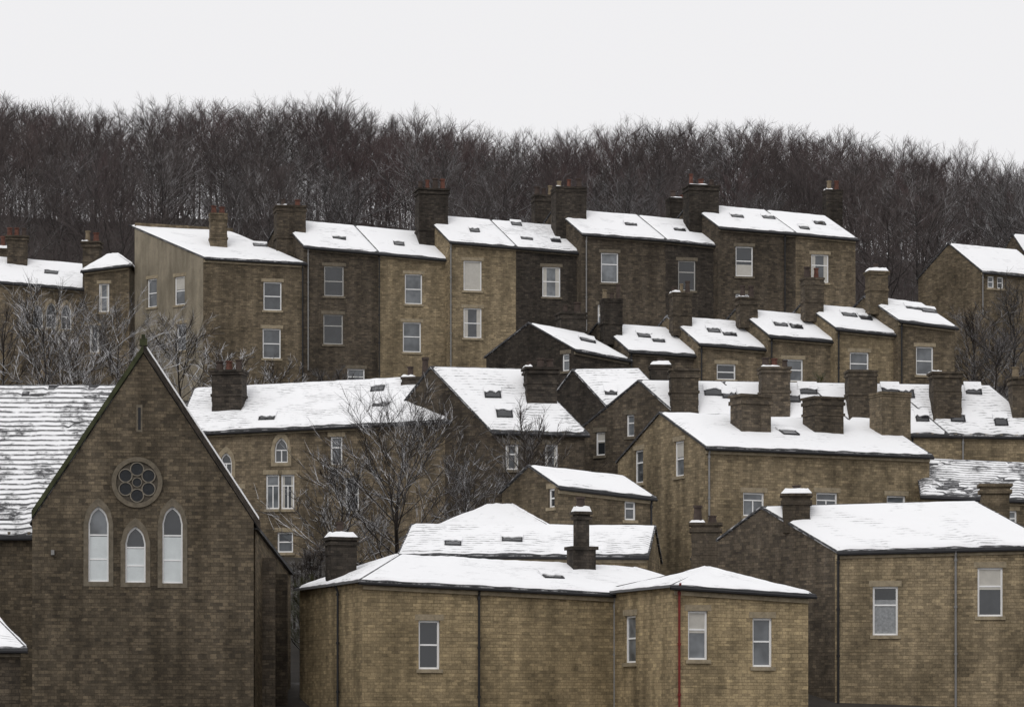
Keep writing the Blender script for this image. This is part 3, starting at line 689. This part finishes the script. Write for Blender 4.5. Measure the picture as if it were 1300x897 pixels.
near(4,595,570,127.5,150,T_snow,'low snowy tree between the large snowy tree and the central house',n=(26,8,8))
near(5,50,382,172,220,T_snow,'snowy bare tree below the far left house',start=.25,n=(28,9,8))
near(6,150,398,171,200,T_snow,'snowy bare tree below the small bay ended house',start=.25,n=(28,9,8))
near(7,228,412,173,170,T_snow,'snowy tree below the tall pale gable',start=.25,n=(26,8,8))
near(8,5,385,176,150,T_dark,'dark bare tree at the far left edge below the arched windows',start=.25,n=(24,8,7))
near(17,100,440,165,190,T_snow,'broad snowy bush above the church nave roof','shrub','shrub',start=.2,n=(26,8,8))
near(9,345,458,160,120,T_snow,'low snowy bush below the two stacked windows of the terrace end','shrub','shrub',.3,(24,8,7))
near(10,425,460,160,120,T_dark,'low dark bush above the long house roof, below the dark terrace house','shrub','shrub',.3,(24,8,7))
near(11,1235,385,176,120,T_dark,'dark bare tree right of the middle terrace end house',start=.2,n=(30,9,8))
near(12,1290,365,179,140,T_dark,'dark bare tree at the right edge below the right hand house',start=.2,n=(30,9,8))
near(13,1265,415,170,130,T_frost,'frosted bush between two dark trees at the right edge',"shrub",'shrub',.25,(26,9,8))
near(14,1046,455,157,55,T_green,'greenish shrub below the middle terrace beside a white window','shrub','shrub',.3,(20,8,6))
near(15,290,446,168,130,T_snow,'snowy sapling in front of the corner of the tall pale gable',start=.3,n=(24,8,7))
near(16,385,735,120,80,T_green,'olive green bush beside the church wall below the fence','shrub','shrub',.05,(24,9,8))
near(18,398,690,123,90,T_dark,'tangled dark bush around the wooden fence beside the church','shrub','shrub',.1,(28,10,9))
# fence
a=P(372,735,124); b=P(408,735,124); fr=empty('wooden_fence',(a.x,124,a.z-.6)); tag(fr,'dark wooden picket fence between the church and the hipped roof','fence')
L=(b-a).length; mb=MB()
x=0
while x<L: mb.box((x,-.03,.1),(x+.09,0,1.2)); x+=.16
mb.build('pickets',M_wood,fr)
for z in(.35,1.0):
    mb=MB(); mb.box((0,.002,z),(L,.05,z+.09)); mb.build('rail',M_wood,fr)
for x in(0,L/2,L-.1):
    mb=MB(); mb.box((x,.052,-1.5),(x+.1,.15,1.3)); mb.build('post',M_wood,fr)
# ---------------------------------------------------------------- light, camera
w=bpy.data.worlds.new('World'); scene.world=w; w.use_nodes=True; nt=w.node_tree; bg=nt.nodes['Background']
sk=nt.nodes.new('ShaderNodeTexSky'); sk.sky_type='NISHITA'; sk.sun_disc=False; sk.sun_elevation=R(42); sk.sun_rotation=R(200); sk.air_density=1; sk.dust_density=4
hs=nt.nodes.new('ShaderNodeHueSaturation'); hs.inputs['Saturation'].default_value=.15; nt.links.new(sk.outputs[0],hs.inputs['Color'])
mx=nt.nodes.new('ShaderNodeMix'); mx.data_type='RGBA'; mx.inputs[0].default_value=.93; nt.links.new(hs.outputs[0],mx.inputs[6]); mx.inputs[7].default_value=(9.05,9.0,9.15,1)
nt.links.new(mx.outputs[2],bg.inputs['Color']); bg.inputs['Strength'].default_value=.1
sl=bpy.data.lights.new('sun','SUN'); sl.energy=.7; sl.angle=R(25); sl.color=(1,.97,.92); so=bpy.data.objects.new('sun',sl); COL.objects.link(so)
so.rotation_euler=(R(48),0,R(-20))
cam=bpy.data.cameras.new('camera'); co=bpy.data.objects.new('camera',cam); COL.objects.link(co); co.rotation_euler=(R(90),0,0)
cam.sensor_width=36; cam.lens=F/1300*36; cam.shift_y=(H-448.5)/1300; cam.clip_start=1; cam.clip_end=6000
scene.camera=co
scene.view_settings.view_transform='Standard'; scene.view_settings.look='None'; scene.view_settings.exposure=0
